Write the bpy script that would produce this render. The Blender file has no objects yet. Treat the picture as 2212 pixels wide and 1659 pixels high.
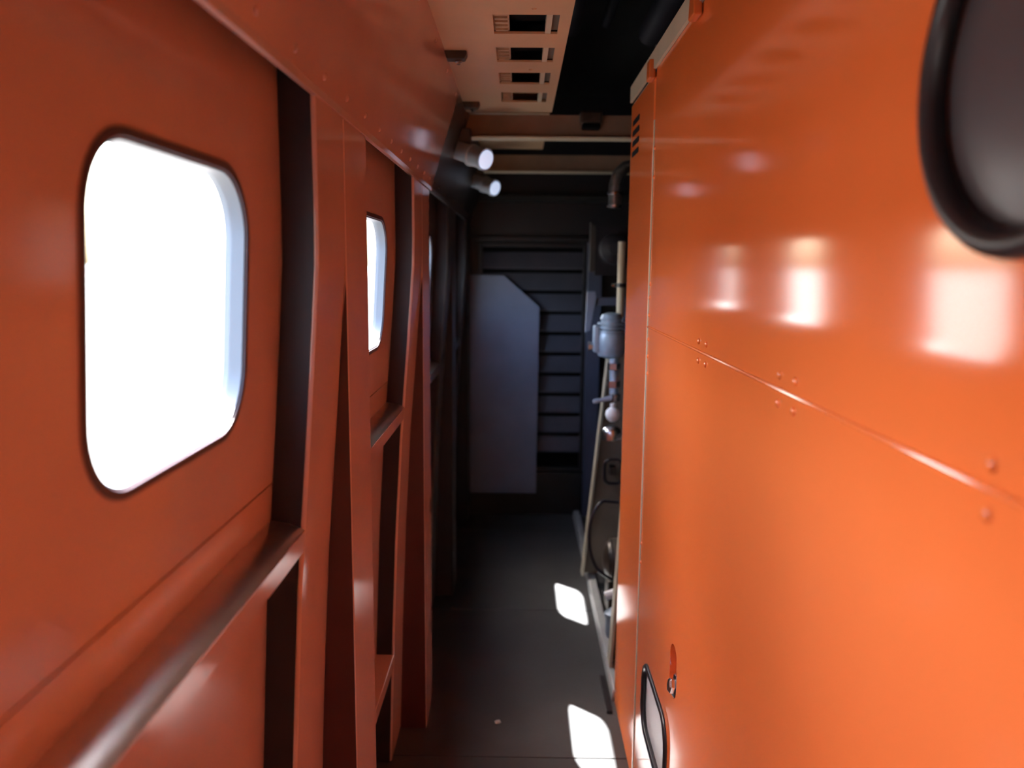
import bpy, bmesh, math, random
from mathutils import Vector, Matrix

random.seed(7)
scene = bpy.context.scene
COL = scene.collection
R = math.radians

# ------------------------------------------------------------------ camera
EYE = 1.65
cam = bpy.data.cameras.new('camera')
cam.sensor_fit = 'HORIZONTAL'
cam.sensor_width = 36.0
cam.lens = 36.0 * 1720 / 2212
cam.clip_start = 0.02
cam.dof.use_dof = True
cam.dof.focus_distance = 1.8
cam.dof.aperture_fstop = 2.4
cam_o = bpy.data.objects.new('camera', cam)
COL.objects.link(cam_o)
cam_o.matrix_world = (Matrix.Translation((0, 0, EYE)) @ Matrix.Rotation(R(.47), 4, 'Z')
                      @ Matrix.Rotation(R(90 - 8.48), 4, 'X') @ Matrix.Rotation(R(.5), 4, 'Z'))
scene.camera = cam_o

# ------------------------------------------------------------------ world, sun, exposure
world = bpy.data.worlds.new('world')
scene.world = world
world.use_nodes = True
bg = world.node_tree.nodes['Background']
sky = world.node_tree.nodes.new('ShaderNodeTexSky')     # hazy daylight sky, sun high to the front left
sky.sky_type = 'NISHITA'
sky.sun_disc = False
sky.sun_elevation = R(59.3)
sky.sun_rotation = R(-45)
sky.air_density = 1.0
sky.dust_density = 5.0
sky.ozone_density = 1.0
world.node_tree.links.new(sky.outputs[0], bg.inputs[0])
bg.inputs[1].default_value = 2.15

sun = bpy.data.lights.new('sun', 'SUN')
sun.energy = 65
sun.angle = R(.55)
sun.color = (1, .97, .92)
sun_o = bpy.data.objects.new('sun', sun)
COL.objects.link(sun_o)
sun_o.location = (-4, 4, 9)
sun_o.rotation_euler = Vector((.419, -.42, -1)).to_track_quat('-Z', 'Y').to_euler()

vs = scene.view_settings
vs.view_transform = 'Standard'
vs.look = 'None'
vs.gamma = 1
vs.use_curve_mapping = False
vs.exposure = 1.2

# ------------------------------------------------------------------ materials
def mat(name, col, rough=.4, metal=0.0, spec=.5, vary=.0, vscale=6, bump=0.0, bscale=120, coat=0, emit=None, estr=0, col2=None):
    m = bpy.data.materials.new(name)
    m.use_nodes = True
    nt = m.node_tree
    b = nt.nodes['Principled BSDF']
    b.inputs['Base Color'].default_value = (*col, 1)
    b.inputs['Roughness'].default_value = rough
    b.inputs['Metallic'].default_value = metal
    b.inputs['Specular IOR Level'].default_value = spec
    b.inputs['Coat Weight'].default_value = coat
    if vary or bump:
        tc = nt.nodes.new('ShaderNodeTexCoord')
    if vary:
        n = nt.nodes.new('ShaderNodeTexNoise')
        n.inputs['Scale'].default_value = vscale
        n.inputs['Detail'].default_value = 5
        nt.links.new(tc.outputs['Object'], n.inputs['Vector'])
        r = nt.nodes.new('ShaderNodeValToRGB')
        r.color_ramp.elements[0].position = .35
        r.color_ramp.elements[1].position = .68
        c0 = col2 or tuple(c * (1 - vary) for c in col)
        r.color_ramp.elements[0].color = (*c0, 1)
        r.color_ramp.elements[1].color = (*col, 1)
        nt.links.new(n.outputs['Fac'], r.inputs[0])
        nt.links.new(r.outputs[0], b.inputs['Base Color'])
    if bump:
        n2 = nt.nodes.new('ShaderNodeTexNoise')
        n2.inputs['Scale'].default_value = bscale
        n2.inputs['Detail'].default_value = 3
        nt.links.new(tc.outputs['Object'], n2.inputs['Vector'])
        bp = nt.nodes.new('ShaderNodeBump')
        bp.inputs['Strength'].default_value = bump
        bp.inputs['Distance'].default_value = .002
        nt.links.new(n2.outputs['Fac'], bp.inputs['Height'])
        nt.links.new(bp.outputs[0], b.inputs['Normal'])
    if emit:
        b.inputs['Emission Color'].default_value = (*emit, 1)
        b.inputs['Emission Strength'].default_value = estr
    return m

M = {}
M['red'] = mat('red_wall_paint', (.53, .335, .295), .13, vary=.08, vscale=4, bump=.015, bscale=30)
M['orange'] = mat('orange_cabinet_paint', (.84, .18, .045), .10, vary=.05, vscale=2.5, bump=.012, bscale=18)
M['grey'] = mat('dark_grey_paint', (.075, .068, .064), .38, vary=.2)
M['shaded_red'] = mat('shaded_red_paint', (.075, .022, .022), .45, vary=.2)  # red post paint with its shade mixed into the colour
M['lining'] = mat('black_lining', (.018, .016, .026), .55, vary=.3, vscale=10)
M['web'] = mat('brownish_beam_paint', (.46, .30, .2), .5, vary=.2)
M['beige'] = mat('beige_paint', (.62, .40, .23), .42, vary=.1, vscale=5)
M['cream'] = mat('cream_paint', (.62, .53, .38), .42, vary=.1, vscale=9)
M['olive'] = mat('dull_beige_paint', (.20, .155, .115), .5, vary=.25, vscale=7)
M['sheet'] = mat('bare_aluminium_sheet', (.76, .74, .73), .30, metal=1.0, vary=.1, vscale=12)
M['flange'] = mat('dull_cream_edge', (.40, .36, .28), .45, vary=.15, vscale=9)
M['rubber'] = mat('black_rubber', (.018, .014, .017), .32)
M['gasket'] = mat('dark_gasket', (.05, .03, .045), .45)
M['alu'] = mat('grey_aluminium', (.46, .50, .55), .45, metal=.15)
M['winframe'] = mat('blue_grey_window_frame', (.10, .12, .15), .5)
M['steel'] = mat('bright_steel', (.6, .6, .62), .25, metal=1)
M['cover'] = mat('dark_grey_plastic', (.075, .062, .066), .35)
M['void'] = mat('unlit_black', (.006, .006, .007), .8, spec=.08)
M['roof'] = mat('dark_roof_paint', (.010, .0095, .0095), .6, vary=.3)
M['floor'] = mat('dark_floor_plate', (.072, .072, .077), .34, vary=.3, vscale=3, bump=.12, bscale=60)
M['navy'] = mat('dark_navy_paint', (.013, .013, .018), .42, vary=.2)
M['slat'] = mat('dark_slat_paint', (.075, .075, .10), .35, vary=.2)
M['blue'] = mat('blue_grey_paint', (.085, .095, .15), .45, vary=.15)
M['pale'] = mat('pale_blue_grey_paint', (.23, .255, .36), .45, vary=.12)
M['valve'] = mat('cast_blue_grey', (.36, .43, .54), .38, vary=.2, vscale=25, metal=.2)
M['curb'] = mat('grey_curb', (.34, .35, .37), .5, vary=.2)
M['foil'] = mat('pipe_lagging', (.30, .29, .29), .3, metal=.8, vary=.4, vscale=30, bump=.6, bscale=50)
M['white'] = mat('white_plastic_or_glint', (.75, .76, .78), .4)
M['black'] = mat('black_cable', (.015, .013, .02), .3)
M['brown'] = mat('oily_brown_metal', (.09, .065, .05), .35, vary=.5, vscale=20, metal=.3)
M['terminal'] = mat('terminal_plastic', (.50, .34, .21), .5, vary=.3, vscale=40)
M['lens'] = mat('daylight_glow_lens', (.8, .85, .95), .25, emit=(.62, .74, 1.0), estr=.36)  # faint glow put in for daylight reflected by the lens
M['ballast'] = mat('grey_ballast', (.085, .082, .078), .9, vary=.25, vscale=.6)
M['scrap'] = mat('silver_scrap', (.7, .72, .74), .3, metal=.5)

def glass_mat():
    m = bpy.data.materials.new('window_glass')
    m.use_nodes = True
    nt = m.node_tree
    nt.nodes.clear()
    out = nt.nodes.new('ShaderNodeOutputMaterial')
    mix = nt.nodes.new('ShaderNodeMixShader')
    tr = nt.nodes.new('ShaderNodeBsdfTransparent')
    tr.inputs[0].default_value = (.95, .97, .96, 1)
    gl = nt.nodes.new('ShaderNodeBsdfGlossy')
    gl.inputs['Roughness'].default_value = .02
    lw = nt.nodes.new('ShaderNodeLayerWeight')          # Schlick's Fresnel term, the same from both sides of a thin pane
    pw = nt.nodes.new('ShaderNodeMath'); pw.operation = 'POWER'; pw.inputs[1].default_value = 5
    ma = nt.nodes.new('ShaderNodeMath'); ma.operation = 'MULTIPLY_ADD'; ma.inputs[1].default_value = .93; ma.inputs[2].default_value = .07
    nt.links.new(lw.outputs['Facing'], pw.inputs[0])
    nt.links.new(pw.outputs[0], ma.inputs[0])
    nt.links.new(ma.outputs[0], mix.inputs[0])
    nt.links.new(tr.outputs[0], mix.inputs[1])
    nt.links.new(gl.outputs[0], mix.inputs[2])
    nt.links.new(mix.outputs[0], out.inputs[0])
    return m
M['glass'] = glass_mat()

# ------------------------------------------------------------------ mesh helpers
class MB:
    def __init__(s):
        s.v, s.f = [], []
    def add(s, vs_, fs):
        o = len(s.v)
        s.v += [tuple(p) for p in vs_]
        s.f += [tuple(i + o for i in q) for q in fs]
        return s
    def box(s, a, b):
        (x0, y0, z0), (x1, y1, z1) = a, b
        return s.add([(x0, y0, z0), (x1, y0, z0), (x1, y1, z0), (x0, y1, z0), (x0, y0, z1), (x1, y0, z1), (x1, y1, z1), (x0, y1, z1)],
                     [(0, 3, 2, 1), (4, 5, 6, 7), (0, 1, 5, 4), (1, 2, 6, 5), (2, 3, 7, 6), (3, 0, 4, 7)])
    def prism(s, poly, axis, a, b):
        """poly of 2-D points extruded along axis ('x': points are y,z; 'y': x,z; 'z': x,y)"""
        def p3(p, t):
            return {'x': (t, p[0], p[1]), 'y': (p[0], t, p[1]), 'z': (p[0], p[1], t)}[axis]
        n = len(poly)
        return s.add([p3(p, a) for p in poly] + [p3(p, b) for p in poly],
                     [tuple(range(n)), tuple(range(2 * n - 1, n - 1, -1))] + [(i, i + n, (i + 1) % n + n, (i + 1) % n) for i in range(n)])
    def lathe(s, base, axis, prof, n=24):
        """prof: (radius, distance along axis)"""
        ax = Vector(axis).normalized()
        u = ax.orthogonal().normalized()
        w = ax.cross(u)
        base = Vector(base)
        vs_, fs = [], []
        for r, t in prof:
            for k in range(n):
                a = 2 * math.pi * k / n
                vs_.append(base + ax * t + (u * math.cos(a) + w * math.sin(a)) * max(r, 1e-5))
        for j in range(len(prof) - 1):
            for k in range(n):
                fs.append((j * n + k, j * n + (k + 1) % n, (j + 1) * n + (k + 1) % n, (j + 1) * n + k))
        fs.append(tuple(range(n - 1, -1, -1)))
        fs.append(tuple((len(prof) - 1) * n + k for k in range(n)))
        return s.add(vs_, fs)
    def tube(s, pts, r, n=10, closed=False):
        pts = [Vector(p) for p in pts]
        m = len(pts)
        vs_, fs = [], []
        u = None
        for i, p in enumerate(pts):
            t = (pts[(i + 1) % m] - pts[i - 1]) if closed else (pts[min(i + 1, m - 1)] - pts[max(i - 1, 0)])
            t.normalize()
            u = t.orthogonal().normalized() if u is None else (u - t * u.dot(t)).normalized()
            w = t.cross(u)
            for k in range(n):
                a = 2 * math.pi * k / n
                vs_.append(p + (u * math.cos(a) + w * math.sin(a)) * r)
        for i in range(m if closed else m - 1):
            j = (i + 1) % m
            for k in range(n):
                fs.append((i * n + k, i * n + (k + 1) % n, j * n + (k + 1) % n, j * n + k))
        if not closed:
            fs.append(tuple(range(n - 1, -1, -1)))
            fs.append(tuple((m - 1) * n + k for k in range(n)))
        return s.add(vs_, fs)
    def build(s, name, m, parent=None, bevel=0, smooth=False, seg=2):
        me = bpy.data.meshes.new(name)
        me.from_pydata(s.v, [], s.f)
        bm = bmesh.new()
        bm.from_mesh(me)
        bmesh.ops.recalc_face_normals(bm, faces=bm.faces)
        bm.to_mesh(me)
        bm.free()
        me.materials.append(M[m] if isinstance(m, str) else m)
        if smooth:
            me.polygons.foreach_set('use_smooth', [True] * len(me.polygons))
            me.set_sharp_from_angle(angle=R(40))
        o = bpy.data.objects.new(name, me)
        COL.objects.link(o)
        o.parent = parent
        if bevel:
            b = o.modifiers.new('bevel', 'BEVEL')
            b.width = bevel
            b.segments = seg
            b.limit_method = 'ANGLE'
            b.angle_limit = R(35)
        return o

def empty(name, loc=(0, 0, 0)):
    o = bpy.data.objects.new(name, None)
    COL.objects.link(o)
    o.location = loc
    o.empty_display_size = .05
    return o

def tag(o, label=None, cat=None, group=None, kind=None):
    if label: o['label'] = label
    if cat: o['category'] = cat
    if group: o['group'] = group
    if kind: o['kind'] = kind
    return o

def copy_at(src, parent, loc):
    c = src.copy()
    COL.objects.link(c)
    c.parent = parent
    c.location = loc
    return c

def rrect(cx, cy, w, h, r, n=10):
    pts = []
    for (sx, sy, a0) in ((1, 1, 0), (-1, 1, 90), (-1, -1, 180), (1, -1, 270)):
        for i in range(n + 1):
            a = R(a0 + 90 * i / n)
            pts.append((cx + sx * (w / 2 - r) + r * math.cos(a), cy + sy * (h / 2 - r) + r * math.sin(a)))
    return pts

# ------------------------------------------------------------------ measures
P = 1.167                      # pitch of the wall frames
A0 = 1.283                     # near edge of frame 0
AW, BW = .200, .212            # width of the two halves of a frame
W0, W1 = .70, 1.117            # window near / far edge in bay 0
WZ0, WZ1 = 1.420, 1.770
SL = .0875                     # outward slope of the side below the belt line
TH = .024
KMIN, KMAX = -3, 3
ZTOP = 2.72
Y_BACK, Y_END = A0 + P * (KMIN - 1) + AW, 5.2

BELT = [(0, .092), (.4, .079), (.77, .064), (1.1, .045), (1.4, .020), (1.55, .0085), (1.65, .0015), (1.72, 0), (9, 0)]
def belt(z):                   # outward shift of the side wall below the belt line
    for (za, a), (zb_, b) in zip(BELT, BELT[1:]):
        if z <= zb_: return a + (b - a) * (z - za) / (zb_ - za)
    return 0.0
def xw(z): return -.378 - belt(z)
def xa(z): return -.320 - belt(z)
ZK = [b[0] for b in BELT[:-1]]

# ------------------------------------------------------------------ outside ground
g = MB().box((-1500, -1500, -1.9), (1500, 1500, -1.5)).build('ground', 'ballast')
tag(g, kind='structure')

# ------------------------------------------------------------------ floor, of plates
fl = MB().box((-.60, Y_BACK - .05, -.06), (1.75, Y_END + .1, -.012)).build('floor', 'roof')
tag(fl, kind='structure')
edges = [Y_BACK - .02, -1.02, .15, 1.318, 2.485, 3.652, 4.82, Y_END + .05]
for a, b in zip(edges, edges[1:]):
    MB().box((-.59, a + .0025, -.0118), (1.7, b - .0025, 0)).build('floor_plate', 'floor', fl, bevel=.002)

# ------------------------------------------------------------------ left wall
wl = tag(empty('wall_left'), kind='structure')
ZS = [0, .3, .6, .9, 1.2, 1.45, 1.57, 1.6, 1.63, 1.66, 1.69, 1.73, 1.8, 1.95, ZTOP]
ZG = 1.289                     # groove between the two sheets

def sheet(y0, y1, zs, name, m, inner=None, thick=TH):
    mb = MB()
    vs_, fs = [], []
    for z in zs:
        x = xw(z)
        vs_ += [(x, y0, z), (x, y1, z), (x - thick, y0, z), (x - thick, y1, z)]
    for i in range(len(zs) - 1):
        a, b = 4 * i, 4 * i + 4
        fs += [(a, a + 1, b + 1, b), (a + 2, b + 2, b + 3, a + 3), (a, b, b + 2, a + 2), (a + 1, a + 3, b + 3, b + 1)]
    fs += [(0, 2, 3, 1), (4 * len(zs) - 4, 4 * len(zs) - 3, 4 * len(zs) - 1, 4 * len(zs) - 2)]
    mb.add(vs_, fs)
    return mb.build(name, m, wl, smooth=True)

def window_sheet(y0, y1, wy0, wy1, m):
    """upper sheet of a bay with the window hole cut through it"""
    z0, z1 = ZG + .0015, 2.0
    hole = rrect((wy0 + wy1) / 2, (WZ0 + WZ1) / 2, wy1 - wy0, WZ1 - WZ0, .085)
    cyy, czz = (wy0 + wy1) / 2, (WZ0 + WZ1) / 2
    outer = []
    for (y, z) in hole:
        dy, dz = y - cyy, z - czz
        t = 1e9
        if dy > 1e-9: t = min(t, (y1 - cyy) / dy)
        if dy < -1e-9: t = min(t, (y0 - cyy) / dy)
        if dz > 1e-9: t = min(t, (z1 - czz) / dz)
        if dz < -1e-9: t = min(t, (z0 - czz) / dz)
        outer.append([cyy + dy * t, czz + dz * t])
    for c in ((y0, z0), (y0, z1), (y1, z0), (y1, z1)):
        i = min(range(len(outer)), key=lambda k: (outer[k][0] - c[0]) ** 2 + (outer[k][1] - c[1]) ** 2)
        outer[i] = list(c)
    n = len(hole)
    vs_, fs = [], []
    T = (0, .06, .16, .3, .5, .75, 1)
    for side in (0, 1):
        for t in T:
            for i in range(n):
                y = hole[i][0] + (outer[i][0] - hole[i][0]) * t
                z = hole[i][1] + (outer[i][1] - hole[i][1]) * t
                vs_.append((xw(z) - TH * side, y, z))
        o = side * n * len(T)
        for j in range(len(T) - 1):
            for i in range(n):
                k = (i + 1) % n
                fs.append((o + j * n + i, o + j * n + k, o + (j + 1) * n + k, o + (j + 1) * n + i))
    o = n * len(T)
    for i in range(n):
        k = (i + 1) % n
        fs.append((i, o + i, o + k, k))
        e = n * (len(T) - 1)
        fs.append((e + i, e + k, o + e + k, o + e + i))
    mb = MB().add(vs_, fs)
    mb.box((xw(2) - TH, y0, 2.0), (xw(2), y1, ZTOP))
    return mb.build('window_panel', m, wl, smooth=True)

def ring(name, y0, y1, z0, z1, rad, width, xin, xout, m, parent, bevel=.002):
    """a flat ring of rounded-rectangle outline following the wall profile, from xw+xout to xw+xin"""
    cy_, cz_ = (y0 + y1) / 2, (z0 + z1) / 2
    a = rrect(cy_, cz_, y1 - y0, z1 - z0, rad)
    b = rrect(cy_, cz_, y1 - y0 - 2 * width, z1 - z0 - 2 * width, max(rad - width, .01))
    n = len(a)
    vs_ = [(xw(z) + xin, y, z) for y, z in a] + [(xw(z) + xin, y, z) for y, z in b] + \
          [(xw(z) + xout, y, z) for y, z in a] + [(xw(z) + xout, y, z) for y, z in b]
    fs = []
    for i in range(n):
        k = (i + 1) % n
        fs += [(i, k, n + k, n + i), (2 * n + i, 3 * n + i, 3 * n + k, 2 * n + k), (i, 2 * n + i, 2 * n + k, k), (n + i, n + k, 3 * n + k, 3 * n + i)]
    return MB().add(vs_, fs).build(name, m, parent, bevel=bevel, smooth=True)

def rivet(loc, m, parent, axis='left'):
    key = (axis, m)
    if key not in RIV:
        ax = {'left': (1, 0, -.32), 'right': (-1, 0, 0), 'face': (1, 0, 0), 'front': (0, -1, 0), 'down': (0, 0, -1)}[axis]
        mb = MB().lathe((0, 0, 0), ax, [(.0065, -.002), (.0065, .001), (.0047, .0031), (.0012, .004)], 10)
        RIV[key] = mb.build('rivet', m, parent, smooth=True)
        RIV[key].location = loc
        return RIV[key]
    return copy_at(RIV[key], parent, loc)
RIV = {}

def face_poly(zs, fx, back):
    return [(fx(z), z) for z in zs] + [(back, zs[-1]), (back, zs[0])]

ZT = 1.93
for k in range(KMIN, KMAX + 1):
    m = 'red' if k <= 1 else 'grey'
    ya = A0 + P * k
    yb, ye = ya + AW, ya + AW + (BW if k >= 0 else 0)
    bay0, bay1 = ya - P + AW + (BW if k >= 1 else 0), ya          # the bay in front of frame k
    # frame: the half that leans out below the belt line, with its dark lined near side
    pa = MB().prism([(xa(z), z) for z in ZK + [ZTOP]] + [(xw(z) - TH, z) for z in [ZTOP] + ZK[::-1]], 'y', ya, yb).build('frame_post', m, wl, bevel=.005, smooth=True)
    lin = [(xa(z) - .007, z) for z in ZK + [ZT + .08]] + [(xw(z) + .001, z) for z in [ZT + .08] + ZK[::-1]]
    MB().prism(lin, 'y', ya - .003, ya + .002).build('side_lining_or_shade', 'lining', pa)
    # the half that stays upright to the floor
    if k >= 0:
        ub = MB().prism([(-.320, 0), (-.320, ZTOP)] + [(xw(z) - TH, z) for z in [ZTOP] + ZK[::-1]], 'y', yb + .0008, ye).build('upright_post', m, wl, bevel=.005)
        MB().prism([(-.3212, .001), (-.3212, 1.61)] + [(xa(z) + .0003, z) for z in (1.55, 1.4, 1.1, .77, .4, .001)], 'y', yb - .0022, yb + .002).build('side_lining_or_shade', 'shaded_red' if k <= 1 else 'lining', ub)  # dark sheet carrying the painted shade of the post's near side
    # bay: sheets, groove backing, ledge, lower shelf
    b0, b1 = bay0 - .004, bay1 + .004
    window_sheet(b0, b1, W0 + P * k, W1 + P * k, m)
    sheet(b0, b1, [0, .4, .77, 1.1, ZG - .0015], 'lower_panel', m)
    MB().box((xw(ZG) - .05, b0, ZG - .03), (xw(ZG) - TH - .002, b1, ZG + .03)).build('joint_backing', 'void', wl)
    zl = 1.217
    xb, xf = xw(zl) - .006, xa(zl)
    roll = [(xb + (xf - xb) * i / 10, zl + .0055 - .0150 * (i / 10) ** 2) for i in range(11)]      # rolls over towards its front edge
    lg = MB().prism([(x, z - .0004) for x, z in roll] + [(xa(zl - .048), zl - .048), (xa(zl - .048) - .006, zl - .048), (xf - .008, zl - .018), (xb, zl - .006)],
                    'y', bay0 + .001, bay1 - .001).build('window_ledge', m, wl, smooth=True)
    MB().prism(roll[:-1] + [(xf - .0012, roll[-1][1] + .0007)] + [(x, z + .0014) for x, z in roll[-2::-1]], 'y', bay0 + .002, bay1 - .002).build('ledge_sheet', 'sheet', lg, smooth=True)
    zs_ = .385
    MB().prism([(xw(zs_) - .01, zs_), (xa(zs_), zs_), (xa(zs_ - .05), zs_ - .05), (xa(zs_ - .05) - .006, zs_ - .05), (xa(zs_) - .006, zs_ - .008), (xw(zs_) - .01, zs_ - .008)],
               'y', bay0 + .001, bay1 - .001).build('lower_shelf', m, wl, bevel=.0035)

# sloping cove panels above the windows: one long red one, one grey one farther on
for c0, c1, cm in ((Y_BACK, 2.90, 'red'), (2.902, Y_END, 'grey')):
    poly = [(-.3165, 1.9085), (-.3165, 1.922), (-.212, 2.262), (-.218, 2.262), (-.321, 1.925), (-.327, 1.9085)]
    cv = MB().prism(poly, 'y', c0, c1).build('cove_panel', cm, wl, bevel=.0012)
    i = 0
    while c0 + .04 + i * .165 < c1:
        yy = c0 + .04 + i * .165
        rivet((-.3105, yy, 1.9415), cm, cv)
        if i % 2 == 0:
            rivet((-.2235, yy + .03, 2.224), cm, cv)
        i += 1

# shell above the cove so that no daylight gets in
MB().box((-.401, Y_BACK, 2.70), (-.20, Y_END, 2.74)).build('roof_edge', 'roof', wl)

# ------------------------------------------------------------------ windows
for i, k in enumerate(range(KMIN, KMAX + 1)):
    y0, y1 = W0 + P * k, W1 + P * k
    w = tag(empty('window_%d' % (i + 1), (0, 0, 0)), kind='structure')
    ring('gasket', y0 - .008, y1 + .008, WZ0 - .008, WZ1 + .008, .093, .0105, .0030, -.004, 'gasket', w, .0012)
    ring('frame', y0 + .001, y1 - .001, WZ0 + .001, WZ1 - .001, .084, .0045, -.0005, -TH - .004, 'winframe', w, .0008)
    hole = rrect((y0 + y1) / 2, (WZ0 + WZ1) / 2, y1 - y0 - .006, WZ1 - WZ0 - .006, .082)
    n = len(hole)
    vs_ = [(xw(z) - .019, y, z) for y, z in hole] + [(xw((WZ0 + WZ1) / 2) - .019, (y0 + y1) / 2, (WZ0 + WZ1) / 2)]
    MB().add(vs_, [(a, (a + 1) % n, n) for a in range(n)]).build('pane', 'glass', w)

# ------------------------------------------------------------------ other walls and roof
tag(MB().box((-.6, Y_BACK - .06, -.05), (1.75, Y_BACK, 2.74)).build('wall_back', 'beige'), kind='structure')
tag(MB().box((1.66, Y_BACK - .06, -.05), (1.72, Y_END + .06, 2.74)).build('wall_right', 'roof'), kind='structure')
tag(MB().box((-.6, Y_END, -.05), (1.75, Y_END + .06, 2.74)).build('wall_front', 'navy'), kind='structure')
tag(MB().box((-.402, Y_BACK - .06, 2.70), (1.75, Y_END + .06, 2.80)).build('ceiling', 'roof'), kind='structure')

# ------------------------------------------------------------------ end wall: louvres, pale panel, post
lv = tag(empty('louvred_panel', (.085, 5.18, .3)), 'dark navy louvred panel of stacked horizontal slats on the end wall', 'louvre')
def sub(parent, o):
    o.parent = parent
    o.matrix_parent_inverse = Matrix.Translation(-Vector(parent.location))
    return o
sub(lv, MB().box((-.262, 5.168, .30), (-.238, 5.2, 1.79)).build('stile', 'navy', bevel=.003))
sub(lv, MB().box((.408, 5.168, .30), (.432, 5.2, 1.79)).build('stile', 'navy', bevel=.003))
sub(lv, MB().box((-.238, 5.168, 1.765), (.408, 5.2, 1.79)).build('rail', 'navy', bevel=.003))
sub(lv, MB().box((-.238, 5.168, .30), (.408, 5.2, .322)).build('rail', 'navy', bevel=.003))
sub(lv, MB().box((-.238, 5.196, .322), (.408, 5.1995, 1.765)).build('backing', 'void'))
for i in range(11):
    z = 1.637 - .1335 * i
    if z < .33: break
    pl = [(5.162, z + .012), (5.168, z + .014), (5.195, z + .095), (5.19, z + .098), (5.158, z), (5.162, z - .012), (5.168, z - .012)]
    sub(lv, MB().prism(pl, 'x', -.237, .407).build('slat', 'slat'))

pp = MB().prism([(-.315, .16), (.123, .16), (.130, 1.388), (-.10, 1.588), (-.315, 1.588)], 'y', 5.10, 5.125)
tag(pp.build('screen_panel', 'pale', bevel=.004), 'pale blue grey sheet panel with a slanting cut corner before the louvres', 'panel')
tr1 = MB().box((.432, 5.12, 0), (.525, 5.2, 1.80)).build('trim_1', 'blue', bevel=.006)
tag(tr1, kind='structure')
tr2 = MB().box((-.5, 5.14, 1.80), (1.6, 5.2, 1.83)).build('trim_2', 'navy', bevel=.004)
tag(tr2, kind='structure')
tr3 = MB().box((-.5, 5.13, 2.05), (1.6, 5.2, 2.09)).build('trim_3', 'roof', bevel=.004)
tag(tr3, kind='structure')
bf = MB().box((-.46, 5.15, .0), (1.6, 5.2, .29)).build('baseboard_front', 'navy', bevel=.004)
tag(bf, kind='structure')

# ------------------------------------------------------------------ orange machine cabinet
CX = .378
CB0, CB1, CE = Y_BACK + .02, 2.332, 2.83
cab = tag(empty('machine_cabinet', (CX, 0, 0)), 'tall glossy orange steel machine cabinet along the corridor', 'cabinet')
ZM, ZC = 1.4755, 2.197

def panel_with_holes(name, y0, y1, z0, z1, holes, m, parent, x=CX, th=.02):
    """flat sheet at x with holes (lists of y,z points), built by a filled outline and solidified"""
    bm = bmesh.new()
    es = []
    for loop in [[(y0, z0), (y1, z0), (y1, z1), (y0, z1)]] + holes:
        vv = [bm.verts.new((x, p[0], p[1])) for p in loop]
        es += [bm.edges.new((vv[i], vv[(i + 1) % len(vv)])) for i in range(len(vv))]
    bmesh.ops.triangle_fill(bm, use_beauty=True, use_dissolve=False, edges=es)
    bmesh.ops.recalc_face_normals(bm, faces=bm.faces)
    if sum(f.normal.x * f.calc_area() for f in bm.faces) > 0:
        bmesh.ops.reverse_faces(bm, faces=bm.faces)
    me = bpy.data.meshes.new(name)
    bm.to_mesh(me)
    bm.free()
    me.materials.append(M[m])
    o = bpy.data.objects.new(name, me)
    COL.objects.link(o)
    s = o.modifiers.new('thickness', 'SOLIDIFY')
    s.thickness = th
    s.offset = -1
    if parent: sub(parent, o)
    return o

def circ(cy_, cz_, r, n=48):
    return [(cy_ + r * math.cos(2 * math.pi * i / n), cz_ + r * math.sin(2 * math.pi * i / n)) for i in range(n)]

PY, PZ, PR = .616, 1.811, .149
up = panel_with_holes('upper_panel', CB0, CB1, ZM + .002, ZC, [circ(PY, PZ, PR - .012)], 'orange', cab)
IY0, IY1, IZ0, IZ1 = 1.83, 2.19, .315, .52
iw = rrect((IY0 + IY1) / 2, (IZ0 + IZ1) / 2, IY1 - IY0, IZ1 - IZ0, .07, 8)
SY, SZ = 1.792, .69
slot = rrect(SY, SZ, .085, .13, .042, 8)
lo = panel_with_holes('lower_panel', CB0, CB1, .004, ZM - .002, [iw, slot], 'orange', cab)
sub(cab, MB().tube([(CX - .0005, CB0, ZM), (CX - .0005, CB1, ZM)], .0036, 8).build('seam_bead', 'orange', smooth=True))
for c in (1.634, 1.111, .588, .065, -.46):
    for dy in (-.033, .033):
        for dz in (-.0205, .0205):
            sub(cab, rivet((CX, c + dy, ZM + dz), 'orange', None, 'right'))
for z in (1.60, 1.56, 1.51, 1.44, 1.39, 1.34, 1.98, 1.90, .82, .76):
    sub(cab, rivet((CX, CB1 - .014, z), 'orange', None, 'right'))
# end post with vent slots
ep = sub(cab, MB().box((CX - .002, CB1 + .012, .004), (CX + .25, CE, 2.197)).build('end_post', 'orange', bevel=.012, seg=4))
for i in range(4):
    z = 2.121 - .0335 * i
    pts = [(2.70 + p[0], z + p[1]) for p in rrect(0, 0, .15, .018, .0088, 5)]
    v = MB().prism(pts, 'x', CX - .0032, CX + .004).build('vent_slot', 'void')
    v.parent = ep
sub(cab, MB().box((CX - .003, CB1 + .001, .004), (CX + .01, CB1 + .010, 2.06)).build('corner_bead', 'cream', bevel=.002))
sub(cab, MB().box((CX + .02, CB0, 2.18), (1.6, CB1, 2.197)).build('top_panel', 'orange'))
sub(cab, MB().box((CX + .25, CE - .02, .004), (1.6, CE, 2.197)).build('end_panel', 'olive'))
# round port
gk = MB().tube([(CX - .004, y, z) for y, z in circ(PY, PZ, PR - .007, 64)], .0125, 14, closed=True)
pt = sub(cab, gk.build('port_gasket', 'rubber', smooth=True))
pc = MB().lathe((CX + .012, PY, PZ), (-1, 0, 0), [(PR - .01, 0), (PR - .012, .004), (PR - .028, .009), (.06, .013), (.001, .015)], 48)
sub(cab, pc.build('port_cover', 'cover', smooth=True))
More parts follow.
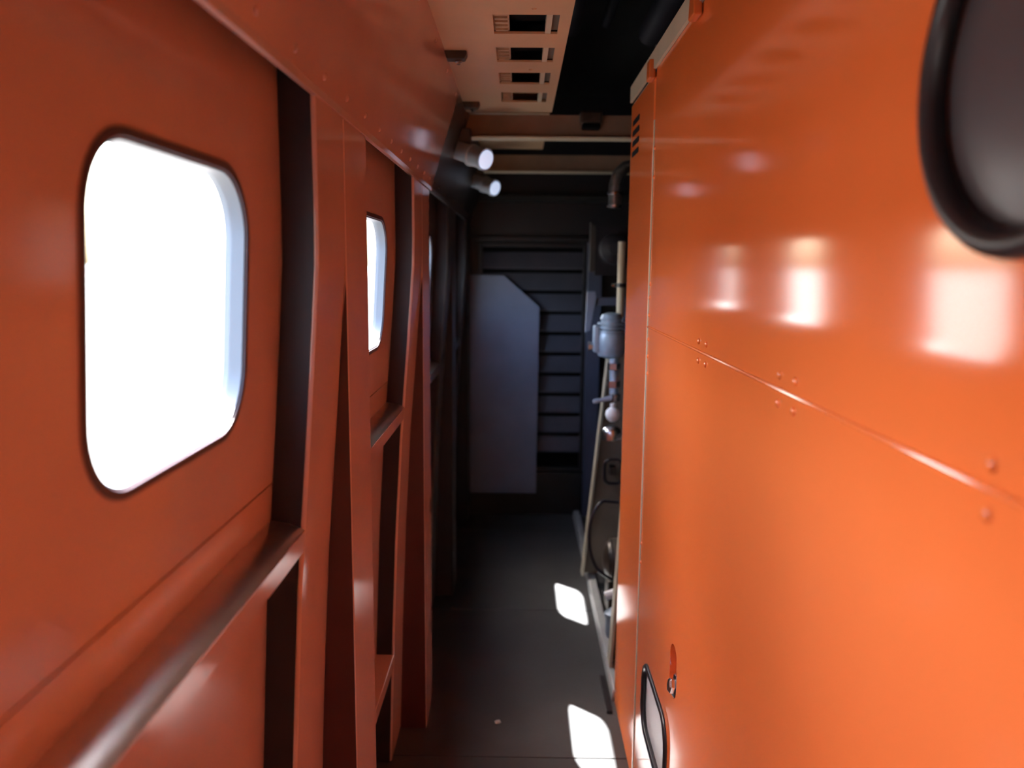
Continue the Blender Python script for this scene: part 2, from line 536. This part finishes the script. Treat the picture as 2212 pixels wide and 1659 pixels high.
# low inspection window
igp = rrect((IY0 + IY1) / 2, (IZ0 + IZ1) / 2, IY1 - IY0 - .004, IZ1 - IZ0 - .004, .068, 8)
sub(cab, MB().tube([(CX - .001, y, z) for y, z in igp], .0085, 10, closed=True).build('window_gasket', 'rubber', smooth=True))
sub(cab, MB().prism(igp, 'x', CX + .006, CX + .010).build('window_cover', 'white'))  # white colour stands in for the bright reflection in the pane
# latch in its slot
sub(cab, MB().prism(rrect(SY, SZ, .09, .135, .044, 8), 'x', CX + .016, CX + .019).build('latch_recess', 'orange'))
lb = MB().lathe((CX + .017, SY, SZ - .04), (-1, 0, .12), [(.032, 0), (.032, .010), (.028, .014), (.019, .015), (.019, .024), (.014, .028), (.001, .029)], 6)
sub(cab, lb.build('latch_bolt', 'steel', bevel=.001))
# cream top rail and its clips
sub(cab, MB().prism([(CX - .008, 2.198), (CX - .008, 2.25), (CX - .004, 2.255), (CX + .03, 2.255), (CX + .03, 2.25), (CX, 2.25), (CX, 2.198)], 'y', CB0, CE - .01).build('top_rail', 'cream'))
for y in (1.79, 2.365, 1.21, .63):
    sub(cab, MB().prism([(y - .03, 2.172), (y + .03, 2.172), (y + .022, 2.226), (y - .022, 2.226)], 'x', CX - .02, CX - .002).build('rail_clip', 'orange', bevel=.004))

# ------------------------------------------------------------------ base curb on the far side
bc = MB().prism([(.368, 0), (.368, .035), (.376, .05), (.41, .05), (.41, 0)], 'y', 2.84, 5.1).build('baseboard_right', 'curb', bevel=.003)
tag(bc, kind='structure')

# ------------------------------------------------------------------ ceiling ducts with slots
def duct(name, y0, y1, slots, zb, label, x0=-.222, x1=.121):
    d = tag(empty(name, (0, y0, zb)), label, 'cable duct')
    xs = [x0, -.072, .092, x1]
    ys = [y0] + [t for s_ in slots for t in s_] + [y1]
    vs_ = [(x, y, zb) for y in ys for x in xs]
    fs = []
    for j in range(len(ys) - 1):
        for i in range(3):
            if i == 1 and j % 2 == 1: continue
            a = j * 4 + i
            fs.append((a, a + 1, a + 5, a + 4))
    o = MB().add(vs_, fs).build('slotted_plate', 'beige')
    sf = o.modifiers.new('thickness', 'SOLIDIFY')
    sf.thickness = .006
    sf.offset = 0
    sub(d, o)
    sub(d, MB().box((x1 - .004, y0, zb + .004), (x1, y1, zb + .11)).build('side_sheet', 'beige'))
    sub(d, MB().box((x0, y0, zb + .004), (x0 + .004, y1, zb + .11)).build('side_sheet', 'beige'))
    sub(d, MB().box((x0, y0, zb + .106), (x1, y1, zb + .11)).build('top_sheet', 'void'))
    sub(d, MB().box((x0, y1 - .004, zb + .004), (x1, y1, zb + .106)).build('end_sheet', 'beige'))
    for s0, s1 in slots:
        sub(d, MB().box((-.030, s0 - .004, zb + .03), (.062, s1 + .004, zb + .034)).build('slot_back', 'void'))
        t = MB().box((-.076, s0 - .004, zb + .006), (-.032, s1 + .004, zb + .014)).build('terminal_strip', 'terminal')
        sub(d, t)
        for q in range(5):
            yq = s0 + .014 + q * (s1 - s0 - .028) / 4
            r_ = MB().box((-.068, yq - .004, zb + .001), (-.036, yq + .004, zb + .007)).build('terminal_rib', 'terminal')
            r_.parent = t
        sub(d, MB().box((.060, s0 - .004, zb - .002), (.0745, s1 + .004, zb + .02)).build('divider_bar', 'cream'))
        sub(d, MB().box((.0745, s0 - .004, zb + .008), (.094, s1 + .004, zb + .012)).build('slot_edge', 'olive'))
    return d

sl = [(2.028 + .292 * i, 2.188 + .292 * i) for i in range(-6, 4)]
d1 = duct('ceiling_duct', .05, 3.262, sl, 2.25, 'beige overhead cable duct with a row of dark slots nearest the viewer')
for y in (.92, 1.655, 2.372, 3.08):
    c = MB().prism([(-.212, 2.225), (-.162, 2.225), (-.155, 2.238), (-.155, 2.247), (-.219, 2.247)], 'y', y - .022, y + .022).build('clamp', 'brown', bevel=.003)
    sub(d1, c)
    b_ = MB().lathe((-.180, y + .004, 2.226), (0, 0, -1), [(.011, 0), (.011, .006), (.006, .007), (.006, .012)], 6).build('clamp_bolt', 'steel')
    b_.parent = c
for y in (1.982, 2.569):
    sub(d1, rivet((.028, y, 2.2472), 'beige', None, 'down'))
duct('ceiling_duct', 3.50, 4.56, [(3.62, 3.74), (3.92, 4.06)], 2.29, 'short beige cable duct beyond the first cross beam')

# ------------------------------------------------------------------ cross beams
def beam(y, z0, z1, m, label, x0=-.24, x1=1.65):
    b = tag(empty('cross_beam', (.7, y, z0)), label, 'beam')
    sub(b, MB().box((x0, y, z0 + .006), (x1, y + .012, z1)).build('web', 'web', bevel=.001))
    sub(b, MB().box((x0, y - .035, z0), (x1, y + .05, z0 + .008)).build('bottom_flange', 'cream', bevel=.002))
    return b
beam(3.40, 2.165, 2.262, 'olive', 'dull beige cross beam with a pale lower flange near the cabinet end')
beam(4.60, 2.165, 2.262, 'olive', 'dull beige cross beam farther back under the dark roof')
# small sensor hung before the nearer beam
s = tag(empty('roof_sensor', (.285, 3.36, 2.2)), 'small dark box hung before the nearer cross beam', 'sensor')
sub(s, MB().box((.24, 3.345, 2.222), (.33, 3.40, 2.272)).build('housing', 'brown', bevel=.008))
sub(s, MB().box((.248, 3.338, 2.200), (.322, 3.40, 2.221)).build('lower_cap', 'void', bevel=.006))

# ------------------------------------------------------------------ roof pipes
for i, (x, z, r, lab) in enumerate(((.20, 2.60, .035, 'dark pipe along the roof beside the slotted duct'), (.34, 2.62, .022, 'thin dark pipe along the roof above the cabinet edge'), (.52, 2.58, .05, 'thick dark pipe along the roof over the cabinet top'))):
    tag(MB().tube([(x, -1.8, z), (x, 3.39, z)], r, 16).build('roof_pipe', 'lining', smooth=True), lab, 'pipe', 'pipes under the roof')

# ------------------------------------------------------------------ corridor lamps on the cove
def lamp(y, label):
    c = Vector((-.134, y, 2.056))
    ax = Vector((.74, -.60, -.30)).normalized()
    L = tag(empty('spot_lamp', c), label, 'lamp', 'cylindrical lamps on the cove')
    sub(L, MB().lathe(c, -ax, [(.036, .004), (.0435, .002), (.044, .02), (.040, .026), (.040, .07), (.044, .073), (.044, .085), (.036, .09), (.036, .2), (.03, .205)], 28).build('housing', 'alu', smooth=True))
    sub(L, MB().lathe(c, ax, [(.037, -.004), (.036, .002), (.026, .008), (.012, .011), (.001, .012)], 28).build('lens', 'lens', smooth=True))
    sub(L, MB().box((-.285, y + .085, 2.085), (-.20, y + .135, 2.19)).build('bracket', 'grey', bevel=.006))
    return L
lamp(3.20, 'short cylindrical lamp with a white lens, nearer one on the cove')
lamp(4.365, 'short cylindrical lamp with a bluish lens, farther one on the cove')

# ------------------------------------------------------------------ machinery beyond the cabinet
rk = tag(empty('compressor_stand', (.5, 3.5, 0)), 'beige compressor stand with leaning side plates behind the cabinet end', 'stand')
# far side plate with its flange
sub(rk, MB().prism([(.345, .055), (1.3, .055), (1.3, 1.28), (.459, 1.28)], 'y', 4.0, 4.02).build('side_plate', 'olive'))
sub(rk, MB().prism([(.337, .055), (.349, .055), (.463, 1.28), (.451, 1.28)], 'y', 3.95, 4.02).build('plate_flange', 'flange', bevel=.002))
sub(rk, MB().prism([(.383, .055), (.62, .055), (.62, .92), (.428, .92)], 'y', 3.06, 3.075).build('side_plate', 'olive'))
sub(rk, MB().prism([(.376, .055), (.388, .055), (.433, .92), (.421, .92)], 'y', 3.0, 3.075).build('plate_flange', 'flange', bevel=.002))
sub(rk, MB().box((.62, 3.0, .055), (1.3, 4.02, .9)).build('machine_body', 'brown', bevel=.03))
sub(rk, MB().box((.62, 4.25, .055), (1.3, 4.27, 1.2)).build('back_plate', 'navy'))

# big valve
v = tag(empty('air_valve', (.41, 3.62, 1.24)), 'blue grey cast air valve with ribbed cap beside the cabinet edge', 'valve')
c = Vector((.418, 3.62, 1.235))
sub(v, MB().lathe(c, (0, 0, 1), [(.03, 0), (.055, .01), (.064, .03), (.066, .10), (.06, .118)], 28).build('body', 'valve', smooth=True))
for i in range(3):
    sub(v, MB().lathe(c + Vector((0, 0, .118 + .017 * i)), (0, 0, 1), [(.046, 0), (.062, .002), (.062, .010), (.046, .012), (.046, .017)], 28).build('cooling_rib', 'valve', smooth=True))
sub(v, MB().lathe(c + Vector((0, 0, .169)), (0, 0, 1), [(.046, 0), (.05, .01), (.042, .03), (.02, .038), (.001, .04)], 28).build('cap', 'valve', smooth=True))
sub(v, MB().box((.338, 3.585, 1.262), (.366, 3.655, 1.385)).build('side_flange', 'valve', bevel=.008))
sub(v, MB().lathe((.366, 3.62, 1.29), (-1, 0, 0), [(.018, 0), (.018, .034), (.022, .036), (.022, .05)], 6).build('union_nut', 'steel'))
# plate beside it
b = tag(empty('bracket_plate', (.335, 3.86, 1.34)), 'narrow pale blue bracket plate left of the blue valve', 'bracket')
sub(b, MB().prism([(.320, 1.33), (.346, 1.34), (.372, 1.50), (.366, 1.53), (.326, 1.53)], 'y', 3.86, 3.875).build('plate', 'pale', bevel=.004))
sub(b, MB().box((.50, 3.875, 1.27), (.53, 3.885, 1.48)).box((.346, 3.875, 1.46), (.53, 3.885, 1.50)).build('arm', 'blue', bevel=.003))
# stem below, lever
t = tag(empty('threaded_pipe', (.432, 3.5, 1.07)), 'pipe with couplings hanging under the blue valve', 'pipe')
sub(t, MB().tube([(.427, 3.56, 1.24), (.430, 3.54, 1.08)], .02, 16).build('pipe', 'valve', smooth=True))
for z in (1.19, 1.11):
    sub(t, MB().lathe((.428, 3.55, z), (0, 0, 1), [(.02, 0), (.03, .002), (.03, .03), (.02, .032)], 6).build('coupling', 'steel'))
l = tag(empty('valve_lever', (.39, 3.45, 1.09)), 'pale blue hand lever pointing into the corridor', 'lever')
sub(l, MB().lathe((.43, 3.48, 1.078), (-1, -.05, -.22), [(.013, 0), (.011, .04), (.009, .07), (.012, .085), (.01, .1), (.002, .104)], 12).build('handle', 'valve', smooth=True))
sub(l, MB().lathe((.43, 3.48, 1.06), (0, 0, 1), [(.02, 0), (.022, .004), (.022, .03), (.014, .036)], 16).build('hub', 'steel', smooth=True))
q = MB().lathe((.41, 3.40, 1.012), (0, 0, 1), [(.012, -.03), (.026, -.018), (.033, 0), (.03, .018), (.018, .03), (.012, .032), (.012, .05)], 20).build('pressure_bulb', 'white', smooth=True)
tag(q, 'small white round fitting under the hand lever', 'fitting')
q = MB().lathe((.41, 3.42, .90), (0, 0, 1), [(.045, 0), (.045, .03), (.04, .048), (.024, .06), (.001, .064)], 24).build('dome_cap', 'steel', smooth=True)
tag(q, 'shiny domed metal cap on the beige frame plate', 'cap')
hd = tag(empty('lift_handle', (.43, 3.96, .62)), 'dark rounded lifting handle on the beige frame plate', 'handle')
hp = [(x, 3.93, z) for x, z in rrect(.483, .62, .085, .125, .03, 6)]
sub(hd, MB().tube(hp, .0085, 10, closed=True).build('grip', 'rubber', smooth=True))
sub(hd, MB().box((.47, 3.93, .60), (.50, 3.999, .64)).build('mount', 'brown', bevel=.003))
# black hose
hs = []
for i in range(25):
    a = R(95 + 165 * i / 24)
    hs.append((.40 + .075 * math.cos(a) * (1 if i < 16 else 1), 3.5 - .1 * i / 24, .44 + .155 * math.sin(a)))
hs = [(.46, 3.5, .59)] + hs + [(.43, 3.4, .26)]
tag(MB().tube(hs, .0075, 10).build('hose', 'black', smooth=True), 'thin black hose looping out over the floor', 'hose')
# dark gearbox with ribs, connector, filter bowl
gb = tag(empty('gearbox', (.40, 3.55, .05)), 'oily brown gearbox low down behind the grey curb', 'gearbox')
sub(gb, MB().lathe((.45, 3.55, .30), (-1, 0, 0), [(.10, -.1), (.10, .0), (.085, .03), (.05, .045), (.03, .05), (.001, .052)], 28).build('casing', 'brown', smooth=True))
for r_ in (.095, .075, .055):
    sub(gb, MB().tube([(.45 - .012 - (.1 - r_) * .55, 3.55 + r_ * math.cos(a * math.pi / 16), .30 + r_ * math.sin(a * math.pi / 16)) for a in range(32)], .005, 8, closed=True).build('casing_rib', 'brown', smooth=True))
sub(gb, MB().box((.42, 3.48, .052), (.55, 3.62, .22)).build('foot', 'brown', bevel=.01))
q = MB().lathe((.385, 3.28, .235), (.9, 0, .35), [(.018, 0), (.02, .004), (.02, .05), (.014, .054), (.014, .066)], 14).build('plug_connector', 'white', smooth=True)
tag(q, 'short white plug connector beneath the brown gearbox', 'connector')
q = MB().lathe((.425, 3.25, .055), (0, 0, 1), [(.02, 0), (.034, .012), (.04, .03), (.04, .1), (.046, .104), (.046, .12), (.03, .13), (.02, .14)], 22).build('filter_bowl', 'valve', smooth=True)
tag(q, 'blue grey filter bowl standing behind the grey curb', 'filter')
q = MB().tube([(.44, 3.1, .17), (.415, 3.1, .16), (.40, 3.1, .12), (.405, 3.1, .08), (.43, 3.1, .06)], .008, 10).build('drain_pipe', 'curb', smooth=True)
tag(q, 'bent grey drain pipe near the foot of the frame', 'pipe')
# upper motor and bracket
mo = tag(empty('fan_motor', (.47, 4.1, 1.62)), 'black fan motor high up before the end wall post', 'motor')
sub(mo, MB().lathe((.50, 4.28, 1.735), (-.1, -1, 0), [(.07, 0), (.078, .02), (.078, .2), (.07, .22), (.03, .235), (.03, .26)], 26).build('casing', 'lining', smooth=True))
for i in range(4):
    sub(mo, MB().lathe((.495 - .004 * i, 4.25 - .045 * i, 1.735), (-.1, -1, 0), [(.07, 0), (.085, .002), (.085, .008), (.07, .01)], 26).build('cooling_fin', 'lining', smooth=True))
sub(mo, MB().prism([(.372, 1.62), (.40, 1.62), (.41, 1.85), (.372, 1.88)], 'y', 4.3, 4.32).build('mounting_plate', 'grey', bevel=.003))
sub(mo, MB().box((.40, 4.3, 1.60), (.66, 4.32, 1.86)).box((.63, 4.3, 1.86), (.66, 4.32, 2.70)).build('back_plate', 'lining', bevel=.003))
# lagged pipe from the roof
lp = tag(empty('lagged_pipe', (.40, 3.5, 1.9)), 'crumpled foil lagged pipe bending down from the roof', 'pipe')
sub(lp, MB().tube([(.60, 3.6, 2.69), (.60, 3.6, 2.2), (.585, 3.6, 2.12), (.55, 3.59, 2.09), (.50, 3.58, 2.085), (.455, 3.57, 2.075), (.425, 3.56, 2.045), (.412, 3.56, 2.0), (.412, 3.56, 1.9)], .027, 16).build('pipe', 'foil', smooth=True))
for z in (1.955, 1.90):
    sub(lp, MB().lathe((.412, 3.56, z), (0, 0, 1), [(.027, 0), (.034, .002), (.034, .014), (.027, .016)], 16).build('band', 'steel', smooth=True))
up2 = tag(empty('riser_pipe', (.45, 3.66, 1.3)), 'cream riser pipe with a black clamp above the blue grey valve', 'pipe')
sub(up2, MB().tube([(.462, 3.66, 1.42), (.462, 3.66, 1.76)], .017, 14).build('pipe', 'cream', smooth=True))
sub(up2, MB().lathe((.462, 3.66, 1.555), (0, 0, 1), [(.018, 0), (.03, .001), (.03, .018), (.018, .019)], 14).build('clamp', 'rubber'))
sub(up2, MB().lathe((.432, 3.655, 1.564), (-1, 0, 0), [(.008, 0), (.008, .012)], 6).build('clamp_bolt', 'steel'))

# ------------------------------------------------------------------ small things on the floor
q = MB().box((.340, 2.755, .0005), (.362, 3.02, .012)).build('rubber_strip', 'rubber', bevel=.003)
tag(q, 'black rubber strip lying on the floor by the curb', 'strip')
bm = bmesh.new()
bmesh.ops.create_icosphere(bm, subdivisions=2, radius=.014)
for vv in bm.verts:
    vv.co *= random.uniform(.55, 1.15)
    vv.co.z *= .45
me = bpy.data.meshes.new('crumpled_scrap')
bm.to_mesh(me)
bm.free()
me.materials.append(M['scrap'])
q = bpy.data.objects.new('crumpled_scrap', me)
COL.objects.link(q)
q.location = (-.064, 2.686, .006)
tag(q, 'tiny crumpled silver scrap lying on the dark floor', 'scrap')
